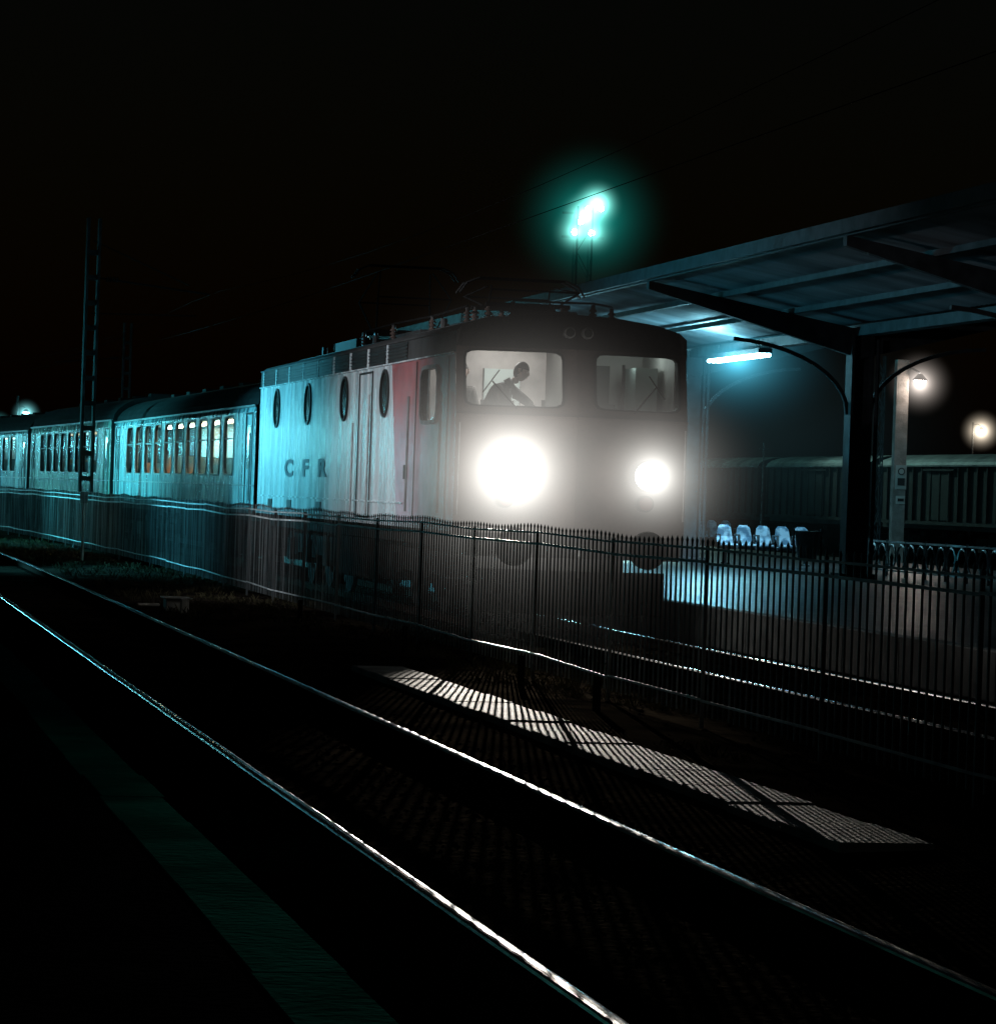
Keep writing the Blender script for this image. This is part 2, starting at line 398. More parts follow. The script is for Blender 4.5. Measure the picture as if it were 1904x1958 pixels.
for i in range(n):
    a=yv+i*pitch+.08; bq=yv+(i+1)*pitch-.08
    v.box(xs-.012,xs-.002,a,bq,3.44,3.69,0)
    for z in (3.48,3.53,3.58,3.63): v.box(xs-.03,xs-.013,a,bq,z,z+.014,0)
    v.box(xs-.022,xs-.002,bq+.01,bq+.15,3.427,3.70,1)
v.box(xs-.015,xs+.02,YF+.4,YR,3.705,3.73,2)
v.obj('ventilation_grilles',[M_dark,M_white,M_roof],LOCO)
po=MB()
for yy in (48.0,51.8,55.8,59.7):
    I=po.ring(PS,(yy-.33,yy+.33),(2.69,3.31),.045,.03,n=2,m=0)
    po.face([PS(*q,-.008) for q in I],1)
po.obj('portholes',[M_dark,M_porth],LOCO)
d=MB()
for yy in (49.15,50.35): d.box(xs-.012,xs+.01,yy-.03,yy+.03,1.16,3.36,0)
d.box(xs-.012,xs+.01,49.18,50.32,3.33,3.36,0); d.box(xs-.010,xs+.01,49.18,50.32,1.16,1.19,0)
d.cyl((xs-.07,49.0,1.2),(xs-.07,49.0,3.0),.016,n=6,m=1); d.cyl((xs-.07,50.5,1.2),(xs-.07,50.5,2.6),.016,n=6,m=1)
for yy in (43.15,45.6): d.cyl((xs-.07,yy,1.3),(xs-.07,yy,2.9),.018,n=6,m=1)
d.box(xs-.01,xs+.01,45.36,45.40,1.2,3.38,0); d.box(xs-.01,xs+.01,42.98,43.02,1.2,3.38,0)
d.box(xs-.03,xs+.02,YF+.02,YR,1.08,1.15,2)
d.box(xs-.022,xs+.01,46.2,61.5,1.40,1.425,2)
for yy in (54.0,57.5,60.0): d.box(xs-.015,xs+.01,yy,yy+.5,1.2,1.36,0)
d.box(xs-.02,xs+.01,45.9,46.15,1.75,1.95,0)
I=d.ring(PS,(43.75,44.95),(2.55,3.25),.05,.03,n=7,m=1)
d.box(xs-.026,xs-.004,44.33,44.37,2.56,3.24,1)
d.obj('doors_and_handrails',[M_dark,M_galv,M_white],LOCO)
for ch,yy in (('C',57.9),('F',55.9),('R',54.0)):
    cu=bpy.data.curves.new('letter_'+ch,'FONT'); cu.body=ch; cu.size=.40; cu.extrude=.004; cu.offset=.014; cu.align_x='CENTER'
    o=bpy.data.objects.new('letter_'+ch,cu); COL.objects.link(o); o.parent=LOCO
    o.rotation_euler=(math.pi/2,0,-math.pi/2); o.location=(xs-.006,yy,1.78); o.scale=(3.9,1,1); cu.materials.append(M_letter)
fr=MB(); glp=MB()
for sgn in (-1,1):
    def PF(u,v,dd,sgn=sgn):
        x=XC+sgn*HW*(1-u); n=Vector((sgn*.19,-.98,0))
        q=Vector((x,yfront(u,v),v))-n*dd
        return tuple(q)
    hu=(.085,.875) if sgn<0 else (.085,.83)
    g1=fr.hole_panel(PF,(0,1),(2.6,3.52),hu,(2.74,3.45),n=11,N=64,m=0,depth=.06,md=1)
    glp.face(g1)
    I=fr.ring(PF,hu,(2.74,3.45),.022,.02,n=11,N=64,m=1)
    fr.face([PF(0,1.95,0),PF(1,1.95,0),PF(1,2.6,0),PF(0,2.6,0)],0)
    fr.face([PF(0,1.05,0),PF(1,1.05,0),PF(1,1.95,0),PF(0,1.95,0)],0)
    fr.beam(PF(0,2.60,-.012),PF(1,2.60,-.012),.03,.035,0)
    a=PF(.5,2.70,-.05); fr.cyl(a,PF(.30,3.05,-.05),.010,n=5,m=1); fr.cyl(PF(.22,2.9,-.05),PF(.36,3.2,-.05),.008,n=5,m=1)
    fr.cyl(PF(.03,1.3,-.06),PF(.03,2.5,-.06),.014,n=6,m=2)
fr.obj('front_panels',[M_front,M_rubber,M_galv],LOCO)
glp.face(gl); glp.obj('window_panes',M_glass,LOCO)
M_head=emis('headlight_lens',(1,.98,.92),60)
hd=MB()
HL=[(8.68,42.1,1.88),(10.55,42.12,1.88)]
for (x,yy,z) in HL:
    hd.cyl((x,yy-.14,z),(x,yy+.3,z),.19,.21,n=28,m=0,caps=False)
    hd.cyl((x,yy-.10,z),(x,yy-.07,z),.13,n=28,m=1)
    hd.cyl((x,yy-.145,z),(x,yy-.12,z),.21,.205,n=28,m=0,caps=False)
    hd.cyl((x,yy-.02,z-.36),(x,yy+.2,z-.36),.11,n=20,m=0)
    hd.cyl((x,yy-.03,z-.36),(x,yy-.021,z-.36),.085,n=20,m=2)
hd.obj('headlights',[M_dark,M_head,mat('tail_lamp_glass',(.05,.01,.01),.3)],LOCO)
glow_ball('headlight_mist',(8.68,41.75,1.88),2.5,(1,.98,.92),8.5,.085,LOCO,.6)
glow_ball('headlight_glow_wide',(9.1,41.6,1.95),3.4,(1,.92,.86),.044,.5,LOCO)  # weak self-lit veil painted over the locomotive front
glow_ball('headlight_glow_b',(10.55,41.8,1.88),1.7,(1,.98,.92),9,.08,LOCO,.6)
light('headlight_beam','SPOT',(HL[0][0],HL[0][1]-.2,HL[0][2]),(1,.93,.83),33000,target=(4.95,22.3,-.25),angle=11.5,blend=1,size=.012,parent=LOCO)
light('headlight_beam_b','SPOT',(HL[1][0],HL[1][1]-.2,HL[1][2]),(1,.97,.9),900,target=(10.0,14,0),angle=20,blend=1,size=.03,parent=LOCO)
bl=MB()
for x in (9.50,9.74):
    bl.cyl((x,42.28,3.72),(x,42.5,3.72),.075,n=18,m=0); bl.cyl((x,42.265,3.72),(x,42.279,3.72),.055,n=18,m=1)
bl.obj('brow_lamps',[M_galv,M_porth],LOCO)
u=MB()
u.box(XC-1.4,XC+1.4,YF-.38,YF-.1,.78,1.08,0)
for sx in (-.88,.88):
    u.cyl((XC+sx,YF-.38,.92),(XC+sx,YF-.75,.92),.11,n=14,m=0)
    u.cyl((XC+sx,YF-.75,.92),(XC+sx,YF-.80,.92),.25,.24,n=24,m=0)
u.cyl((XC,YF-.38,.9),(XC,YF-.62,.9),.05,n=8,m=1); u.path([(XC,YF-.6,.9),(XC,YF-.7,.8),(XC,YF-.66,.55),(XC,YF-.6,.5)],.03,m=1)
for sx in (-.35,.35): u.path([(XC+sx,YF-.38,.85),(XC+sx,YF-.5,.7),(XC+sx,YF-.45,.4)],.022,m=0)
u.face([(XC-1.25,YF-.2,.62),(XC,YF-.55,.62),(XC,YF-.6,.05),(XC-1.25,YF-.25,.05)],0)
u.face([(XC,YF-.55,.62),(XC+1.25,YF-.2,.62),(XC+1.25,YF-.25,.05),(XC,YF-.6,.05)],0)
u.box(XC-1.3,XC+1.3,YF-.1,YR,.85,1.07,0)
for z in (.45,.75): u.box(xs+.05,xs+.35,42.9,43.4,z,z+.03,1)
u.obj('buffer_beam',[M_under,M_galv],LOCO)
def bogie(parent,yc,xc,z,wheels,span,r,name):
    q=MB()
    for sx in (-1,1):
        q.box(xc+sx*1.05-.07,xc+sx*1.05+.07,yc-span/2-.7,yc+span/2+.7,z+r-.05,z+r+.28)
        for w in range(wheels):
            yw=yc-span/2+span*w/(wheels-1)
            q.cyl((xc+sx*.72,yw,z+r),(xc+sx*.80,yw,z+r),r,n=28); q.cyl((xc+sx*.80,yw,z+r),(xc+sx*1.16,yw,z+r),.14,n=10)
            q.box(xc+sx*1.1-.13,xc+sx*1.1+.13,yw-.2,yw+.2,z+r-.2,z+r+.2)
            for dy in (-.35,.35): q.cyl((xc+sx*1.08,yw+dy,z+r-.1),(xc+sx*1.08,yw+dy,z+r+.3),.09,n=10)
    for w in range(wheels):
        yw=yc-span/2+span*w/(wheels-1); q.cyl((xc-.7,yw,z+r),(xc+.7,yw,z+r),.09,n=8)
    q.box(xc-.5,xc+.5,yc-span/2,yc+span/2,z+r-.1,z+r+.25)
    q.obj(name,M_under,parent)
bogie(LOCO,46.8,XC,-.15,3,4.35,.625,'bogie_front'); bogie(LOCO,57.7,XC,-.15,3,4.35,.625,'bogie_rear')
q=MB(); q.box(XC-1.3,XC+1.3,50.6,53.9,.2,.84); q.obj('transformer_tank',M_under,LOCO,bevel=.05)
rg=MB()
def insul(x,y,z,h=.32,r=.07):
    n=5
    for i in range(n):
        z0=z+h*i/n; rg.cyl((x,y,z0),(x,y,z0+h/n*.6),r,r*.75,n=12,m=0); rg.cyl((x,y,z0+h/n*.6),(x,y,z0+h/n),r*.5,n=8,m=0)
    rg.cyl((x,y,z+h),(x,y,z+h+.04),.03,n=8,m=1)
for x,y in ((9.0,43.6),(9.6,43.9),(10.1,43.6),(10.5,44.2),(8.75,45.5),(9.3,45.8),(8.75,48.2),(9.1,49),(8.7,51.3),(8.7,54.2),(10.3,46.2),(9.9,44.6),(10.2,49)):
    insul(x,y,3.86,.27,.06)
rg.path([(9.0,43.6,4.19),(9.6,43.9,4.20),(10.1,43.6,4.19),(10.5,44.2,4.19)],.016,m=1)
rg.path([(8.75,45.5,4.19),(8.75,48.2,4.17),(8.7,51.3,4.19),(8.7,54.2,4.18)],.016,m=3)
rg.cyl((9.2,44.6,4.0),(10.1,44.6,4.0),.12,n=14,m=2)
rg.box(8.75,10.4,55.3,57.6,3.9,4.12,2); rg.box(8.9,10.3,50,52.4,3.92,4.06,2)
rg.box(8.6,8.75,43.0,61.0,3.88,3.93,2)
for y in (47.0,53.0,58.5): rg.cyl((8.7,y,3.9),(8.7,y,4.08),.05,n=8,m=2)
def panto(yb,zb,zh,hw):
    for sx in (-.55,.55):
        insul(XC+sx,yb-.5,3.9,.3); insul(XC+sx,yb+.5,3.9,.3)
    rg.box(XC-.6,XC+.6,yb-.55,yb-.48,zb,zb+.06,3); rg.box(XC-.6,XC+.6,yb+.48,yb+.55,zb,zb+.06,3)
    zm=(zb+zh)/2
    for sy in (-1,1):
        for sx in (-1,1):
            rg.cyl((XC+sx*.5,yb+sy*.2,zb+.05),(XC+sx*.62,yb+sy*1.0,zm),.015,n=6,m=3)
            rg.cyl((XC+sx*.62,yb+sy*1.0,zm),(XC+sx*.45,yb+sy*.12,zh-.1),.011,n=6,m=3)
        rg.cyl((XC-.62,yb+sy*1.0,zm),(XC+.62,yb+sy*1.0,zm),.014,n=6,m=3)
    for sy in (-.14,.14):
        pts=[(XC-hw,yb+sy,zh-.22),(XC-hw+.10,yb+sy,zh-.08),(XC-hw+.28,yb+sy,zh),(XC+hw-.28,yb+sy,zh),(XC+hw-.10,yb+sy,zh-.08),(XC+hw,yb+sy,zh-.22)]
        rg.path(pts[:3],.016,m=1); rg.path(pts[2:4],.014,m=3); rg.path(pts[3:],.016,m=1)
panto(46.0,4.2,4.62,.9); panto(55.6,4.22,5.38,.9)
rg.obj('roof_equipment',[M_insul,M_copper,M_roof,M_wire],LOCO)
ci=MB()
ci.box(xs+.05,xr-.05,44.7,44.76,1.45,3.7,0)
ci.box(xs+.04,xs+.06,42.9,43.7,1.45,3.68,0)
ci.box(xr-.07,xr-.05,42.9,44.7,1.45,3.68,0)
ci.box(xs+.05,xr-.05,42.75,44.7,1.40,1.45,1)
ci.box(xs+.06,xr-.06,42.8,44.7,3.62,3.68,0)
ci.box(xs+.15,xr-.15,42.55,43.0,1.45,2.62,1)
ci.box(9.72,9.76,43.1,44.69,1.46,3.61,1)  # partition added to keep lamp light out of the right half
ci.box(XC-.75,XC-.25,44.64,44.695,1.5,3.3,2); ci.box(XC+.35,XC+1.0,44.6,44.695,2.6,3.4,1)
ci.box(XC+1.1,XC+1.40,43.5,44.2,2.5,3.35,2)
for x in (8.9,10.3):
    ci.box(x-.22,x+.22,43.9,43.98,1.95,2.85,1); ci.box(x-.22,x+.22,43.55,43.98,1.85,1.95,1)
    ci.cyl((x,43.75,1.45),(x,43.75,1.85),.05,m=1)
ci.box(8.82,8.845,42.75,42.8,2.62,2.98,3); ci.box(9.26,9.30,42.75,42.8,2.62,2.84,3); ci.box(10.35,10.38,42.8,42.85,2.62,3.35,3)
ci.cyl((9.0,43.9,3.58),(9.4,43.9,3.58),.03,n=8,m=4)
ci.obj('cab_interior',[M_cabin,M_consol,M_lin,M_galv,emis('cab_lamp',(1,.96,.88),8)],LOCO)
light('cab_light','POINT',(9.0,43.7,3.5),(1,.95,.91),26,size=.1,parent=LOCO)
light('cab_light_b','POINT',(10.7,43.6,3.45),(.85,1,.95),4,size=.1,parent=LOCO)

# ------------------------------------------------------------------ people
def skin(name,chains,mt,parent,sub=1):
    me=bpy.data.meshes.new(name); vs=[];es=[];rs=[];idx={}
    for ch in chains:
        prev=None
        for p,r in ch:
            key=tuple(round(q,4) for q in p)
            if key not in idx: idx[key]=len(vs); vs.append(p); rs.append(r)
            k=idx[key]
            if prev is not None: es.append((prev,k))
            prev=k
    me.from_pydata(vs,es,[]); me.materials.append(mt)
    o=bpy.data.objects.new(name,me); COL.objects.link(o); o.parent=parent
    o.modifiers.new('skin','SKIN'); 
    for i,r in enumerate(rs):
        sv=me.skin_vertices[0].data[i]; rr=r if isinstance(r,tuple) else (r,r); sv.radius=rr; sv.use_root=(i==0)
    ss=o.modifiers.new('sub','SUBSURF'); ss.levels=sub+1; ss.render_levels=sub+1
    return o
def head(parent,ctr,yaw,tilt):
    me=sphere_mesh('head_skin',28,20)
    for v_ in me.vertices:
        x,y,z=v_.co
        w=1-.18*max(0,-z)**1.5
        v_.co=(x*.078*w,y*.098*(1-.08*max(0,-z)),z*.125)
        if y<0:
            nose=math.exp(-((x/.16)**2+((z+.15)/.22)**2)); v_.co.y-=.022*nose
            for sx in (-1,1): v_.co.y+=.008*math.exp(-(((x-sx*.38)/.17)**2+((z-.08)/.14)**2))
            v_.co.y-=.006*math.exp(-((x/.3)**2+((z+.52)/.08)**2)); v_.co.y-=.012*math.exp(-((x/.35)**2+((z+.85)/.18)**2))
    me.materials.append(M_skin)
    e=bpy.data.objects.new('head',None); COL.objects.link(e); e.parent=parent; e.location=ctr; e.rotation_euler=(tilt[0],tilt[1],yaw); e.empty_display_size=.1
    o=bpy.data.objects.new('face',me); COL.objects.link(o); o.parent=e
    h=sphere_mesh('hair',28,20)
    for v_ in h.vertices:
        x,y,z=v_.co; cut=.25 if y<-.3 else (-.15 if y<.2 else -.75)
        k=1.0 if z>cut else .86
        v_.co=(x*.087*k,y*.106*k+.006,z*.134*k+.004)
    h.materials.append(M_hair); o=bpy.data.objects.new('hair',h); COL.objects.link(o); o.parent=e
    m=MB()
    for sx in (-1,1):
        m.cyl((sx*.076,.0,-.03),(sx*.088,.012,.03),.016,.02,n=8)
    m.obj('ears',M_skin,e,smooth=True)
    m=MB()
    for sx in (-1,1): m.cyl((sx*.030,-.086,.010),(sx*.030,-.094,.010),.011,n=10,m=0); m.cyl((sx*.030,-.095,.010),(sx*.030,-.0955,.010),.005,n=8,m=1)
    m.box(-.022,.022,-.1,-.092,-.068,-.062,2)
    m.obj('eyes_and_mouth',[M_sign,M_black,mat('lips',(.3,.12,.1),.6)],e)
def hand(parent,w,dirv,name,up=(0,0,1)):
    w=Vector(w); d=Vector(dirv).normalized(); u=d.cross(Vector(up)).normalized(); n=u.cross(d)
    ch=[[(tuple(w),.022),(tuple(w+d*.04),(.034,.016)),(tuple(w+d*.085),(.038,.014))]]
    skin(name+'_palm',ch,M_skin,parent)
    for i,(o_,l) in enumerate(((-.03,.066),(-.010,.078),(.010,.074),(.030,.058))):
        b0=w+d*.08+u*o_; b1=b0+d*l*.5-n*.008; b2=b1+d*l*.3-n*.02; b3=b2+d*l*.18-n*.022
        skin('%s_finger_%d'%(name,i+1),[[(tuple(b0),.009),(tuple(b1),.0085),(tuple(b2),.008),(tuple(b3),.0065)]],M_skin,parent)
    b0=w+d*.03-u*.028; b1=b0+d*.03-u*.022-n*.005; b2=b1+d*.028-u*.006-n*.01
    skin(name+'_thumb',[[(tuple(b0),.011),(tuple(b1),.010),(tuple(b2),.008)]],M_skin,parent)
def person(name,pel,ch,nk,hd_,shL,elL,wrL,shR,elR,wrR,feet,jk,yaw,tilt):
    G=group(name)
    pel,ch,nk=map(Vector,(pel,ch,nk))
    mid=(pel+ch)/2
    base=[(tuple(pel),(.18,.14)),(tuple(mid),(.18,.14)),(tuple(ch),(.20,.155)),(tuple(ch.lerp(nk,.55)),(.16,.12)),(tuple(nk),.075)]
    skin('torso_and_arms',[base,[base[2],(shL,.088),(elL,.064),(wrL,.042)],[base[2],(shR,.088),(elR,.064),(wrR,.042)]],jk,G)
    skin('neck',[[(tuple(nk-Vector((0,0,.03))),.062),(tuple(nk.lerp(Vector(hd_),.5)),.060)]],M_skin,G)
    legs=[]
    for sx,ft in zip((-1,1),feet):
        hip=pel+Vector((sx*.09,0,-.05)); ft=Vector(ft); kn=(hip+ft)/2+Vector((0,-.07,0))
        legs.append([(tuple(pel),(.16,.13)),(tuple(hip),.10),(tuple(kn),.066),(tuple(ft),.045),(tuple(ft+Vector((0,-.16,-.04))),.04)])
    skin('legs',legs,M_trou,G)
    head(G,hd_,yaw,tilt)
    for s,el,w in (('left',elL,wrL),('right',elR,wrR)):
        hand(G,w,Vector(w)-Vector(el),s+'_hand')
    return G
person('train_driver',(8.52,43.36,2.36),(8.76,43.32,2.88),(8.98,43.30,3.09),(9.08,43.26,3.22),
       (8.74,43.16,3.01),(8.80,43.02,2.78),(8.96,42.98,2.70),(9.0,43.34,2.95),(9.16,43.20,2.82),(9.22,43.02,2.70),
       ((8.4,43.4,1.50),(8.62,43.35,1.50)),M_shirt,math.radians(62),(math.radians(14),math.radians(8)))
person('train_driver',(8.34,43.75,2.36),(8.33,43.72,2.86),(8.34,43.7,3.06),(8.35,43.67,3.21),
       (8.17,43.7,2.96),(8.14,43.6,2.68),(8.22,43.45,2.5),(8.50,43.7,2.96),(8.54,43.62,2.68),(8.48,43.5,2.52),
       ((8.26,43.75,1.50),(8.44,43.75,1.50)),M_shirt2,math.radians(-15),(0,0))

# ------------------------------------------------------------------ coaches
def coach(name,x,y0,L,x1,ze=3.12,zt=3.78,zb=1.05,paint=M_coach,lit=1.0,nw=10,icol=(.62,1,.95),width=2.85):
    rz=-math.atan2(x1-x,L); G=group(name,(x,y0,0),rz)
    s=MB(); gls=MB()
    P=lambda u,v_,d_: (d_,u,v_)
    a0=2.6; pitch=(L-5.2)/nw
    zw0,zw1=1.80,2.94; q1=.15
    s.face([(0,0,zb),(0,L,zb),(0,L,1.70),(0,0,1.70)],0)
    s.face([(0,0,3.02),(0,L,3.02),(.03,L,ze),(.03,0,ze)],0)
    s.face([(0,0,1.70),(0,a0,1.70),(0,a0,3.02),(0,0,3.02)],0); s.face([(0,L-a0,1.70),(0,L,1.70),(0,L,3.02),(0,L-a0,3.02)],0)
    for i in range(nw):
        u0_=a0+i*pitch; u1_=u0_+pitch
        gls.face(s.hole_panel(P,(u0_,u1_),(1.70,3.02),(u0_+pitch*q1,u1_-pitch*q1),(zw0,zw1),n=9,N=24,m=0,depth=.06,md=1))
        s.ring(P,(u0_+pitch*q1,u1_-pitch*q1),(zw0,zw1),.04,.012,n=9,N=24,m=2)
        s.box(.01,.04,u0_+pitch*q1,u1_-pitch*q1,2.50,2.53,2)
    s.face([(width,0,zb),(width,L,zb),(width,L,ze),(width,0,ze)],0)
    for yy in (0,L): s.face([(0,yy,zb),(width,yy,zb),(width,yy,ze),(0,yy,ze)],1)
    for yy in (.35,L-1.25):
        s.box(-.014,.0,yy,yy+.05,zb+.05,3.0,1); s.box(-.014,.0,yy+.85,yy+.9,zb+.05,3.0,1); s.box(-.014,0,yy+.05,yy+.85,2.96,3.0,1)
        s.box(-.010,0,yy+.25,yy+.65,1.9,2.75,3)
        s.cyl((-.07,yy-.12,1.3),(-.07,yy-.12,2.6),.018,n=6,m=2)
    s.box(-.025,.0,0,L,1.58,1.60,2); s.box(-.03,.03,0,L,ze-.02,ze+.02,2)
    s.box(-.012,0,0,L,zb,zb+.06,1)
    s.obj('body',[paint,M_rubber,M_galv,M_porth],G)
    gls.obj('window_panes',M_glass,G)
    r=MB(); h=zt-ze; pr=[(width/2-(width/2-.03)*math.cos(t),ze+h*math.sin(t)) for t in [math.pi*k/14 for k in range(15)]]
    for (xa,za),(xb,zb_) in zip(pr[:-1],pr[1:]): r.face([(xa,0,za),(xb,0,zb_),(xb,L,zb_),(xa,L,za)])
    for yy in (0,L): r.face([(xa,yy,za) for xa,za in pr])
    for k in range(int(L//3)): r.box(width/2-.25,width/2+.25,1+k*3,1.6+k*3,zt-.03,zt+.08)
    r.obj('roof',M_croof,G)
    q=MB(); q.box(.2,width-.2,.2,L-.2,zb-.15,zb+.0,0); q.box(.5,width-.5,L*.4,L*.58,.3,zb-.15,0)
    q.box(.25,width-.25,-.35,0,1.1,3.1,0); q.box(.25,width-.25,L,L+.35,1.1,3.1,0)
    for sx in (.55,width-.55):
        q.cyl((sx,-.3,.92),(sx,-.55,.92),.1,n=10); q.cyl((sx,-.5,.92),(sx,-.55,.92),.24,n=16)
    q.obj('underframe',M_under,G)
    bogie(G,3.6,width/2,-.15,2,2.5,.46,'bogie'); bogie(G,L-3.6,width/2,-.15,2,2.5,.46,'bogie_rear')
    i_=MB()
    i_.box(1.9,1.94,.3,L-.3,1.1,3.0,0); i_.box(.05,width-.05,.3,L-.3,1.12,1.15,1); i_.box(.05,width-.05,.3,L-.3,3.02,3.05,0)
    if lit>0:
        for k in range(nw):
            u0_=a0+(k+.5)*pitch; i_.box(.9,1.05,u0_-.5,u0_+.5,2.96,3.0,2 if random.random()<.8 else 5)
    for k in range(nw):
        u0_=a0+k*pitch
        i_.box(.25,1.5,u0_-.12,u0_+.12,1.5,2.1+random.uniform(-.15,.15),3)
        if random.random()<.7: i_.box(.1,.14,u0_+pitch*q1,u0_+pitch*(q1+random.uniform(.08,.35)),1.75,2.95,4)
    i_.obj('interior',[M_lin,M_consol,emis('coach_lamp',icol,9*lit),M_seat,M_curt,emis('coach_lamp_warm',(1,.75,.45),9*lit)],G)
    return G
coach('passenger_coach',8.12,63.2,24.8,8.12+c(88),lit=3.8)
coach('passenger_coach',8.12+c(88.8),88.8,19.3,8.12+c(108.1),paint=M_coach2,lit=.12,nw=8,ze=3.2,zt=3.9)
coach('passenger_coach',8.12+c(108.9),108.9,24.6,8.12+c(133.5),paint=M_coach,lit=.3)
for i,y0 in enumerate((62,77.5,93,108.5,124,139.5,155)):
    G=group('freight_wagon',(40,y0,0)); q=MB(); L=14.2; w=2.9
    q.box(0,w,0,L,1.15,3.15,0)
    for k2 in range(15):
        yy=.02+k2*(L-.1)/14; q.box(-.07,-.002,yy-.04,yy+.06,1.12,3.15,0)
    q.box(-.09,-.003,0,L,1.02,1.145,0); q.box(-.10,-.003,0,L,3.151,3.21,1)
    q.box(-.05,-.003,5.9,8.3,1.2,3.1,0); q.box(-.12,-.051,5.4,8.8,3.0,3.06,0)
    pr=[(w/2-(w/2+.08)*math.cos(t),3.20+.46*math.sin(t)) for t in [math.pi*k/12 for k in range(13)]]
    for (xa,za),(xb,zb_) in zip(pr[:-1],pr[1:]): q.face([(xa,0,za),(xb,0,zb_),(xb,L,zb_),(xa,L,za)],1)
    for yy in (0,L): q.face([(xa,yy,za) for xa,za in pr],0)
    q.box(.2,w-.2,-.1,L+.1,.85,1.14,0)
    for sx in (.6,w-.6):
        for yy,s2 in ((0,-1),(L,1)): q.cyl((sx,yy,1.0),(sx,yy+s2*.5,1.0),.1,n=8); q.cyl((sx,yy+s2*.5,1.0),(sx,yy+s2*.55,1.0),.23,n=14)
    q.obj('body_and_roof',[M_wagon,M_groof],G)
    bogie(G,2.4,w/2,-.15,2,1.8,.46,'bogie'); bogie(G,L-2.4,w/2,-.15,2,1.8,.46,'bogie_rear')

# ------------------------------------------------------------------ canopy
CN=group('platform_canopy')
ZL,ZC,YE=5.88,5.12,100
cs=MB(); y=34; k=0
while y<YE:
    z1=.025*(k%2); z2=.025*((k+1)%2); y2=y+.12
    cs.face([(15.2,y,ZL+z1),(19.5,y,ZC+z1),(19.5,y2,ZC+z2),(15.2,y2,ZL+z2)])
    cs.face([(19.5,y,ZC+z1),(24.0,y,ZL+z1),(24.0,y2,ZL+z2),(19.5,y2,ZC+z2)])
    y=y2;k+=1
cs.obj('corrugated_roof',M_sheet,CN)
cb=MB()
def zroof(x): return ZL-(x-15.2)*(ZL-ZC)/4.3 if x<19.5 else ZC+(x-19.5)*(ZL-ZC)/4.5
for x in (15.3,16.7,18.1,20.9,22.4,23.9): cb.box(x-.05,x+.05,34,YE,zroof(x)-.14,zroof(x)-.04)
cb.box(19.35,19.65,34,YE,4.86,5.06)
cb.box(15.12,15.2,34,YE,ZL-.14,ZL+.08); cb.box(24.0,24.08,34,YE,ZL-.14,ZL+.08)
yc=61.3-12.4*2
while yc<YE:
    for sx in (-1,1):
        xt=15.25 if sx<0 else 23.95
        zi=zroof(19.5)-.14; zo=zroof(xt)-.14
        A=[(19.5,yc-.09,zi),(xt,yc-.09,zo),(xt,yc-.09,zo-.16),(19.5,yc-.09,zi-.55)]
        B=[(x,yc+.09,z) for x,_,z in A]
        cb.face(A if sx>0 else A[::-1]); cb.face(B[::-1] if sx>0 else B)
        for i in range(4):
            j=(i+1)%4; cb.face([A[i],A[j],B[j],B[i]])
        pts=[]
        for t in range(11):
            a=math.pi/2*t/10; pts.append((19.5+sx*(.22+2.3*(1-math.cos(a))),yc,3.35+1.2*math.sin(a)+.16*(t/10)))
        for p0,p1 in zip(pts[:-1],pts[1:]): cb.beam(p0,p1,.09,.07)
    cb.box(19.28,19.33,yc-.2,yc+.2,.2,4.9); cb.box(19.67,19.72,yc-.2,yc+.2,.2,4.9); cb.box(19.33,19.67,yc-.02,yc+.02,.2,4.9)
    cb.box(19.15,19.85,yc-.3,yc+.3,.2,.3)
    cb.cyl((19.78,yc-.24,.2),(19.78,yc-.24,4.8),.04,n=8)
    yc+=12.4
cb.obj('steel_frame',M_steel,CN)
M_tube=emis('tube_lamp_glass',(.35,.85,1.0),30)
TL=MB()
for y0 in (67.2,79.8,92.2):
    TL.box(19.15,19.45,y0,y0+4.2,4.74,4.84,1)
    for x in (19.2,19.3,19.4): TL.cyl((x,y0+.05,4.70),(x,y0+4.15,4.70),.04,n=10,m=0)
    for yy in (y0+.5,y0+3.7): TL.cyl((19.3,yy,4.84),(19.3,yy,5.04),.015,n=6,m=1)
TL.obj('tube_lamps',[M_tube,M_steel],CN)
glow_ball('tube_glow',(19.3,69.3,4.66),(2.4,3.6,1.9),(.10,.62,.88),2.4,.10,CN)
glow_ball('tube_glow_wide',(20.6,72,3.2),(6.5,8,4.2),(.25,.62,.72),.0045,.6,CN)  # faint self-lit veil painted in to lift the dark background
light('tube_light','POINT',(18.6,69.3,4.5),(.30,.80,1),400,size=.2,parent=CN)
light('tube_light_b','POINT',(18.3,80,4.5),(.30,.80,1),620,size=.2,parent=CN)

def seat_row(x0,y,n,w=.44):
    G=group('bench_seats'); s=MB(); fr_=MB()
    for i in range(n):
        x=x0+i*w
        pts=[(-.22,.46),(-.24,.43),(-.10,.41),(.06,.42),(.16,.48),(.22,.62),(.26,.82),(.30,.88)]
        ins=[.03,.03,.03,.03,.03,.04,.07,.13]
        for (ya,za),(yb,zb_),ia,ib in zip(pts[:-1],pts[1:],ins[:-1],ins[1:]):
            s.face([(x+ia,y+ya,.2+za),(x+w-ia-.01,y+ya,.2+za),(x+w-ib-.01,y+yb,.2+zb_),(x+ib,y+yb,.2+zb_)])
        for xx in (x+.01,x+w-.02): fr_.path([(xx,y-.2,.62),(xx,y-.18,.86),(xx,y+.14,.86),(xx,y+.18,.7)],.018)
    fr_.box(x0,x0+n*w,y-.03,y+.03,.54,.60)
    for xx in (x0+.2,x0+n*w-.2): fr_.cyl((xx,y,.2),(xx,y,.56),.03); fr_.beam((xx,y-.3,.22),(xx,y+.3,.22),.05,.03)
    o=s.obj('seats',M_seatm,G); m=o.modifiers.new('solid','SOLIDIFY'); m.thickness=.012
    fr_.obj('frame',M_steel,G)
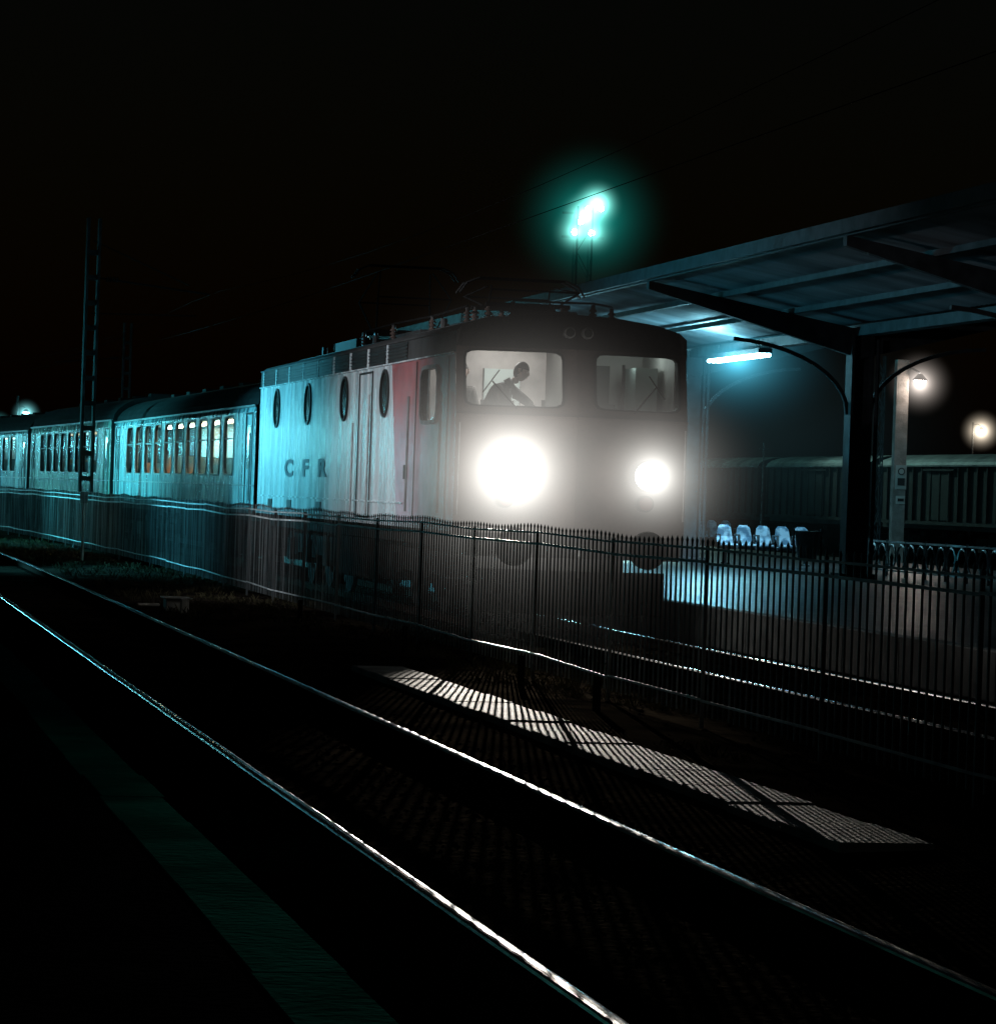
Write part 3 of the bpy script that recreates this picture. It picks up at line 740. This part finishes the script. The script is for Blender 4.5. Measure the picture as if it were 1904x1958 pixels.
seat_row(19.72,72.0,5,.45); seat_row(23.0,88,4,.4)
light('seat_wash','SPOT',(19.3,69.8,4.6),(.35,.75,1),1500,target=(20.8,72.2,.7),angle=50,size=.1,parent=CN)  # extra spot added to brighten the seats
G=group('litter_bin'); q=MB(); q.cyl((20.3,67,.45),(20.3,67,1.0),.2,.27,n=20); q.cyl((20.3,67,1.0),(20.3,67,1.04),.29,n=20)
q.cyl((20.0,67,.2),(20.0,67,1.1),.025); q.cyl((20.6,67,.2),(20.6,67,1.1),.025); q.obj('drum',M_bin,G)
G=group('platform_railing'); q=MB()
y=38
while y<66:
    q.beam((21.2,y,.9),(21.2,y+1.2,.9),.04,.04); q.beam((21.2,y,.32),(21.2,y+1.2,.32),.03,.03); q.cyl((21.2,y,.2),(21.2,y,.95),.03)
    for k2 in range(2):
        cy=y+.3+.6*k2
        pts=[(21.2,cy+.24*math.cos(t),.61+.24*math.sin(t)) for t in [2*math.pi*j/14 for j in range(15)]]
        q.path(pts,.022,n=5)
    y+=1.2
q.obj('railing_bars',M_galv,G)

# ------------------------------------------------------------------ masts / lamps
def lattice(mb,x,y,w,z0,z1,step=.6,t=.045,plates=False):
    for sx in (-1,1):
        for sy in (-1,1): mb.box(x+sx*w/2-t/2,x+sx*w/2+t/2,y+sy*w/2-t/2,y+sy*w/2+t/2,z0,z1)
    z=z0; k=0
    while z<z1-step+.01:
        for sy in (-1,1):
            a,b_=(-1,1) if k%2 else (1,-1)
            if plates: mb.box(x-w/2,x+w/2,y+sy*w/2-.01,y+sy*w/2+.01,z,z+.12)
            else: mb.beam((x+a*w/2,y+sy*w/2,z),(x+b_*w/2,y+sy*w/2,z+step),.03,.03)
            if not plates: mb.beam((x+sy*w/2,y+a*w/2,z),(x+sy*w/2,y+b_*w/2,z+step),.03,.03)
            else: mb.box(x+sy*w/2-.01,x+sy*w/2+.01,y-w/2,y+w/2,z,z+.12)
        z+=step;k+=1
def cat_mast(x,y,h,side=1):
    G=group('catenary_mast'); q=MB(); lattice(q,x,y,.28,-.3,h,step=.62,t=.07,plates=True)
    q.box(x-.25,x+.25,y-.25,y+.25,-.3,.15,1)
    q.beam((x,y,6.6),(x+side*2.9,y,6.3),.04,.04,2); q.beam((x,y,7.5),(x+side*2.4,y,6.5),.025,.025,2); q.beam((x,y,5.7),(x+side*2.6,y,5.75),.025,.025,2)
    for i in range(4): q.cyl((x+side*(.35+.08*i),y,6.56),(x+side*(.40+.08*i),y,6.555),.08,.05,n=10,m=2)
    q.obj('lattice',[M_mast,M_steel,M_wire],G)
cat_mast(6.42,82.5,8.05); cat_mast(12.0,135,8.0,-1)
G=group('overhead_wires'); q=MB()
prev=None
for k2 in range(26):
    y=20+k2*5.0; X=XC+c(y); z=5.47; z2=6.3-.45*math.sin(math.pi*((y-20)%62)/62)
    if prev:
        q.cyl(prev[0],(X,y,z),.0055,n=5); q.cyl(prev[1],(X,y,z2),.0045,n=5)
    prev=((X,y,z),(X,y,z2))
q.obj('wires',M_wire,G)
G=group('marker_post'); q=MB(); q.cyl((5.32,68.6,-.1),(5.32,68.6,1.33),.03,n=8); q.box(5.24,5.40,68.58,68.62,1.1,1.34); q.obj('post',M_sign,G)
G=group('track_equipment_box'); q=MB(); q.box(4.5,4.8,43.6,44.0,-.1,.06); q.box(4.46,4.84,43.55,44.05,.06,.08); q.cyl((4.4,43.5,-.02),(4.1,43.4,-.02),.025); q.box(4.62,4.7,42.9,43.0,-.1,.09); q.obj('box',M_sign,G,bevel=.01)
G=group('timber_stakes'); q=MB()
for x,y in ((6.0,25.3),(6.05,28.4),(5.9,41),(6.0,34)): q.box(x-.025,x+.025,y-.025,y+.025,-.15,.18)
q.obj('stakes',M_sleeper,G)

FM=group('floodlight_mast'); q=MB(); fx,fy=34.15,150.0; dz_=-.55
lattice(q,fx,fy,.7,-.3,15.0,step=1.2,t=.08)
M_flood=emis('floodlight_lens',(.35,1,.88),160)
LP=[(.55,0,15.75),(.15,0,15.45),(-.1,0,15.0),(-.45,0,14.35),(.35,0,14.35),(.75,0,15.5),(-.2,0,14.85)]
for dx,dy,z in LP:
    z+=dz_
    q.box(fx+dx-.18,fx+dx+.18,fy-.25,fy+.05,z-.15,z+.15,0)
    q.cyl((fx+dx,fy-.27,z),(fx+dx,fy-.25,z),.14,n=12,m=1)
q.box(fx-1,fx+1,fy,fy+.1,14.1+dz_,14.2+dz_,0); q.box(fx-1,fx+1,fy,fy+.1,15.2+dz_,15.3+dz_,0)
q.obj('mast',[M_wire,M_flood],FM)
glow_ball('flood_glow_wide',(fx+.2,fy-.4,15.0+dz_),4.2,(.02,.74,.62),.60,.16,FM)
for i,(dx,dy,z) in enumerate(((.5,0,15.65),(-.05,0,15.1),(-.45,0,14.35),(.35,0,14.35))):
    glow_ball('flood_glow_%d'%(i+1),(fx+dx,fy-.5,z+dz_),1.3,(.28,1,.87),(24,24,10,8)[i],.16,FM)
light('flood_light','SPOT',(fx,fy-1,14.5),(.5,1,.9),9000,target=(22,60,0),angle=70,size=.5,parent=FM)

def lamp(name,x,y,zl,zpost,col,hz,R,wide=.17,P=60,a=.08,em=60):
    G=group(name); q=MB()
    q.box(x-.45-wide,x-.45+wide,y-.12,y+.12,-.3,zpost,0) if wide>.1 else q.cyl((x-.45,y,-.3),(x-.45,y,zpost),.07,m=2)
    q.path([(x-.45,y,zl+.35),(x-.2,y-.1,zl+.4),(x,y-.2,zl+.28)],.03,m=2)
    q.cyl((x,y-.2,zl+.25),(x,y-.2,zl+.08),.06,.22,n=18,m=2,caps=False); q.cyl((x,y-.2,zl+.07),(x,y-.2,zl-.02),.17,.12,n=16,m=1)
    q.obj('post_and_head',[M_postw,emis(name+'_bulb',col,em),M_steel],G)
    glow_ball('lamp_glow',(x,y-.2,zl),R,col,hz,a,G)
    light('bulb','POINT',(x-.02,y-.4,zl-.12),col,P,size=.1,parent=G)
    return G
lg=lamp('street_lamp',29.0,86,4.98,5.6,(1,.87,.78),13,1.0,P=32,em=60,a=.12)
q=MB(); lattice(q,28.05,86.3,.2,-.3,5.7,step=.45,t=.03); q.obj('lattice_post',M_steel,lg)
G=group('track_sign'); q=MB(); q.box(28.42,28.72,85.82,85.85,2.1,2.75,0); 
q.cyl((28.57,85.80,2.58),(28.57,85.815,2.58),.10,n=20,m=1); q.cyl((28.57,85.79,2.58),(28.57,85.80,2.58),.07,n=20,m=0); q.box(28.47,28.67,85.80,85.815,2.2,2.4,1)
q.box(28.45,28.70,85.82,85.85,1.70,1.92,0); q.box(28.49,28.66,85.80,85.815,1.77,1.85,1); q.obj('plates',[M_sign,M_black],G)
lamp('street_lamp',68.1,190,6.4,6.9,(1,.84,.64),16,1.4,wide=.05,P=60,em=90,a=.14)
lamp('street_lamp',10.75,181,5.05,6,(.3,.95,1),18,.9,wide=.05,P=100,em=60,a=.14)
lamp('street_lamp',11.4,222,5.0,6,(.2,.9,.9),10,1.1,wide=.05,P=100,em=40,a=.14)
for x,y,h in ((38.0,132,4.1),(38,118,4.3),(38,103,4.4),(38.5,97,4.0)):
    G=group('signal_post'); q=MB(); q.cyl((x,y,-.3),(x,y,h),.04); q.beam((x-.2,y,h-.25),(x+.2,y,h-.25),.04,.04); q.obj('post',M_galv,G)

# near-platform fluorescent lamp row
NL=group('platform_lamp_row'); q=MB()
M_t2=emis('near_tube_glass',(.20,.86,1.0),120)
y=96
while y<205:
    X=-.6+c(y)*.9
    q.box(X-.15,X+.15,y,y+3.2,3.50,3.58,1)
    for dx in (-.08,.08): q.cyl((X+dx,y+.05,3.46),(X+dx,y+3.15,3.46),.04,n=6,m=0)
    q.cyl((X-1.0,y+1.6,.25),(X-1.0,y+1.6,3.9),.07,n=8,m=1); q.beam((X-1,y+1.6,3.75),(X+.1,y+1.6,3.6),.05,.06,1)
    y+=5.2
q.obj('tubes',[M_t2,M_steel],NL)
def plamp(x,y,z,tgt,col,P,ang,bl=.8):
    G=group('unseen_floodlight'); q=MB(); q.cyl((x,y,.25),(x,y,z+.3),.09,.06,n=10,m=0)
    d_=(Vector(tgt)-Vector((x,y,z))).normalized()
    q.cyl(Vector((x,y,z)),Vector((x,y,z))+d_*.3,.1,.2,n=14,m=0); q.cyl(Vector((x,y,z))+d_*.26,Vector((x,y,z))+d_*.28,.17,n=14,m=1)
    q.obj('post_and_head',[M_steel,emis('floodlight_glass',col,10)],G)
    light('beam','SPOT',tuple(Vector((x,y,z))+d_*.35),col,P,target=tgt,angle=ang,blend=bl,size=.15,parent=G)
plamp(-2.5,65,4.0,(8.0,61,1.7),(.12,.74,1.0),9500,66,1)
plamp(-2.5,86,4.0,(7.8,84,1.7),(.10,.82,.98),11500,84,1)
plamp(-2.5,45,5.0,(8.1,48.5,2.6),(.88,.93,1.0),3400,52,1)  # out-of-view lamp added to give the locomotive's front side neutral light
plamp(-2.0,22,4.0,(1.4,13,.2),(.12,1,.8),38,60,1)  # out-of-view lamp added to put dim teal light on the platform edge
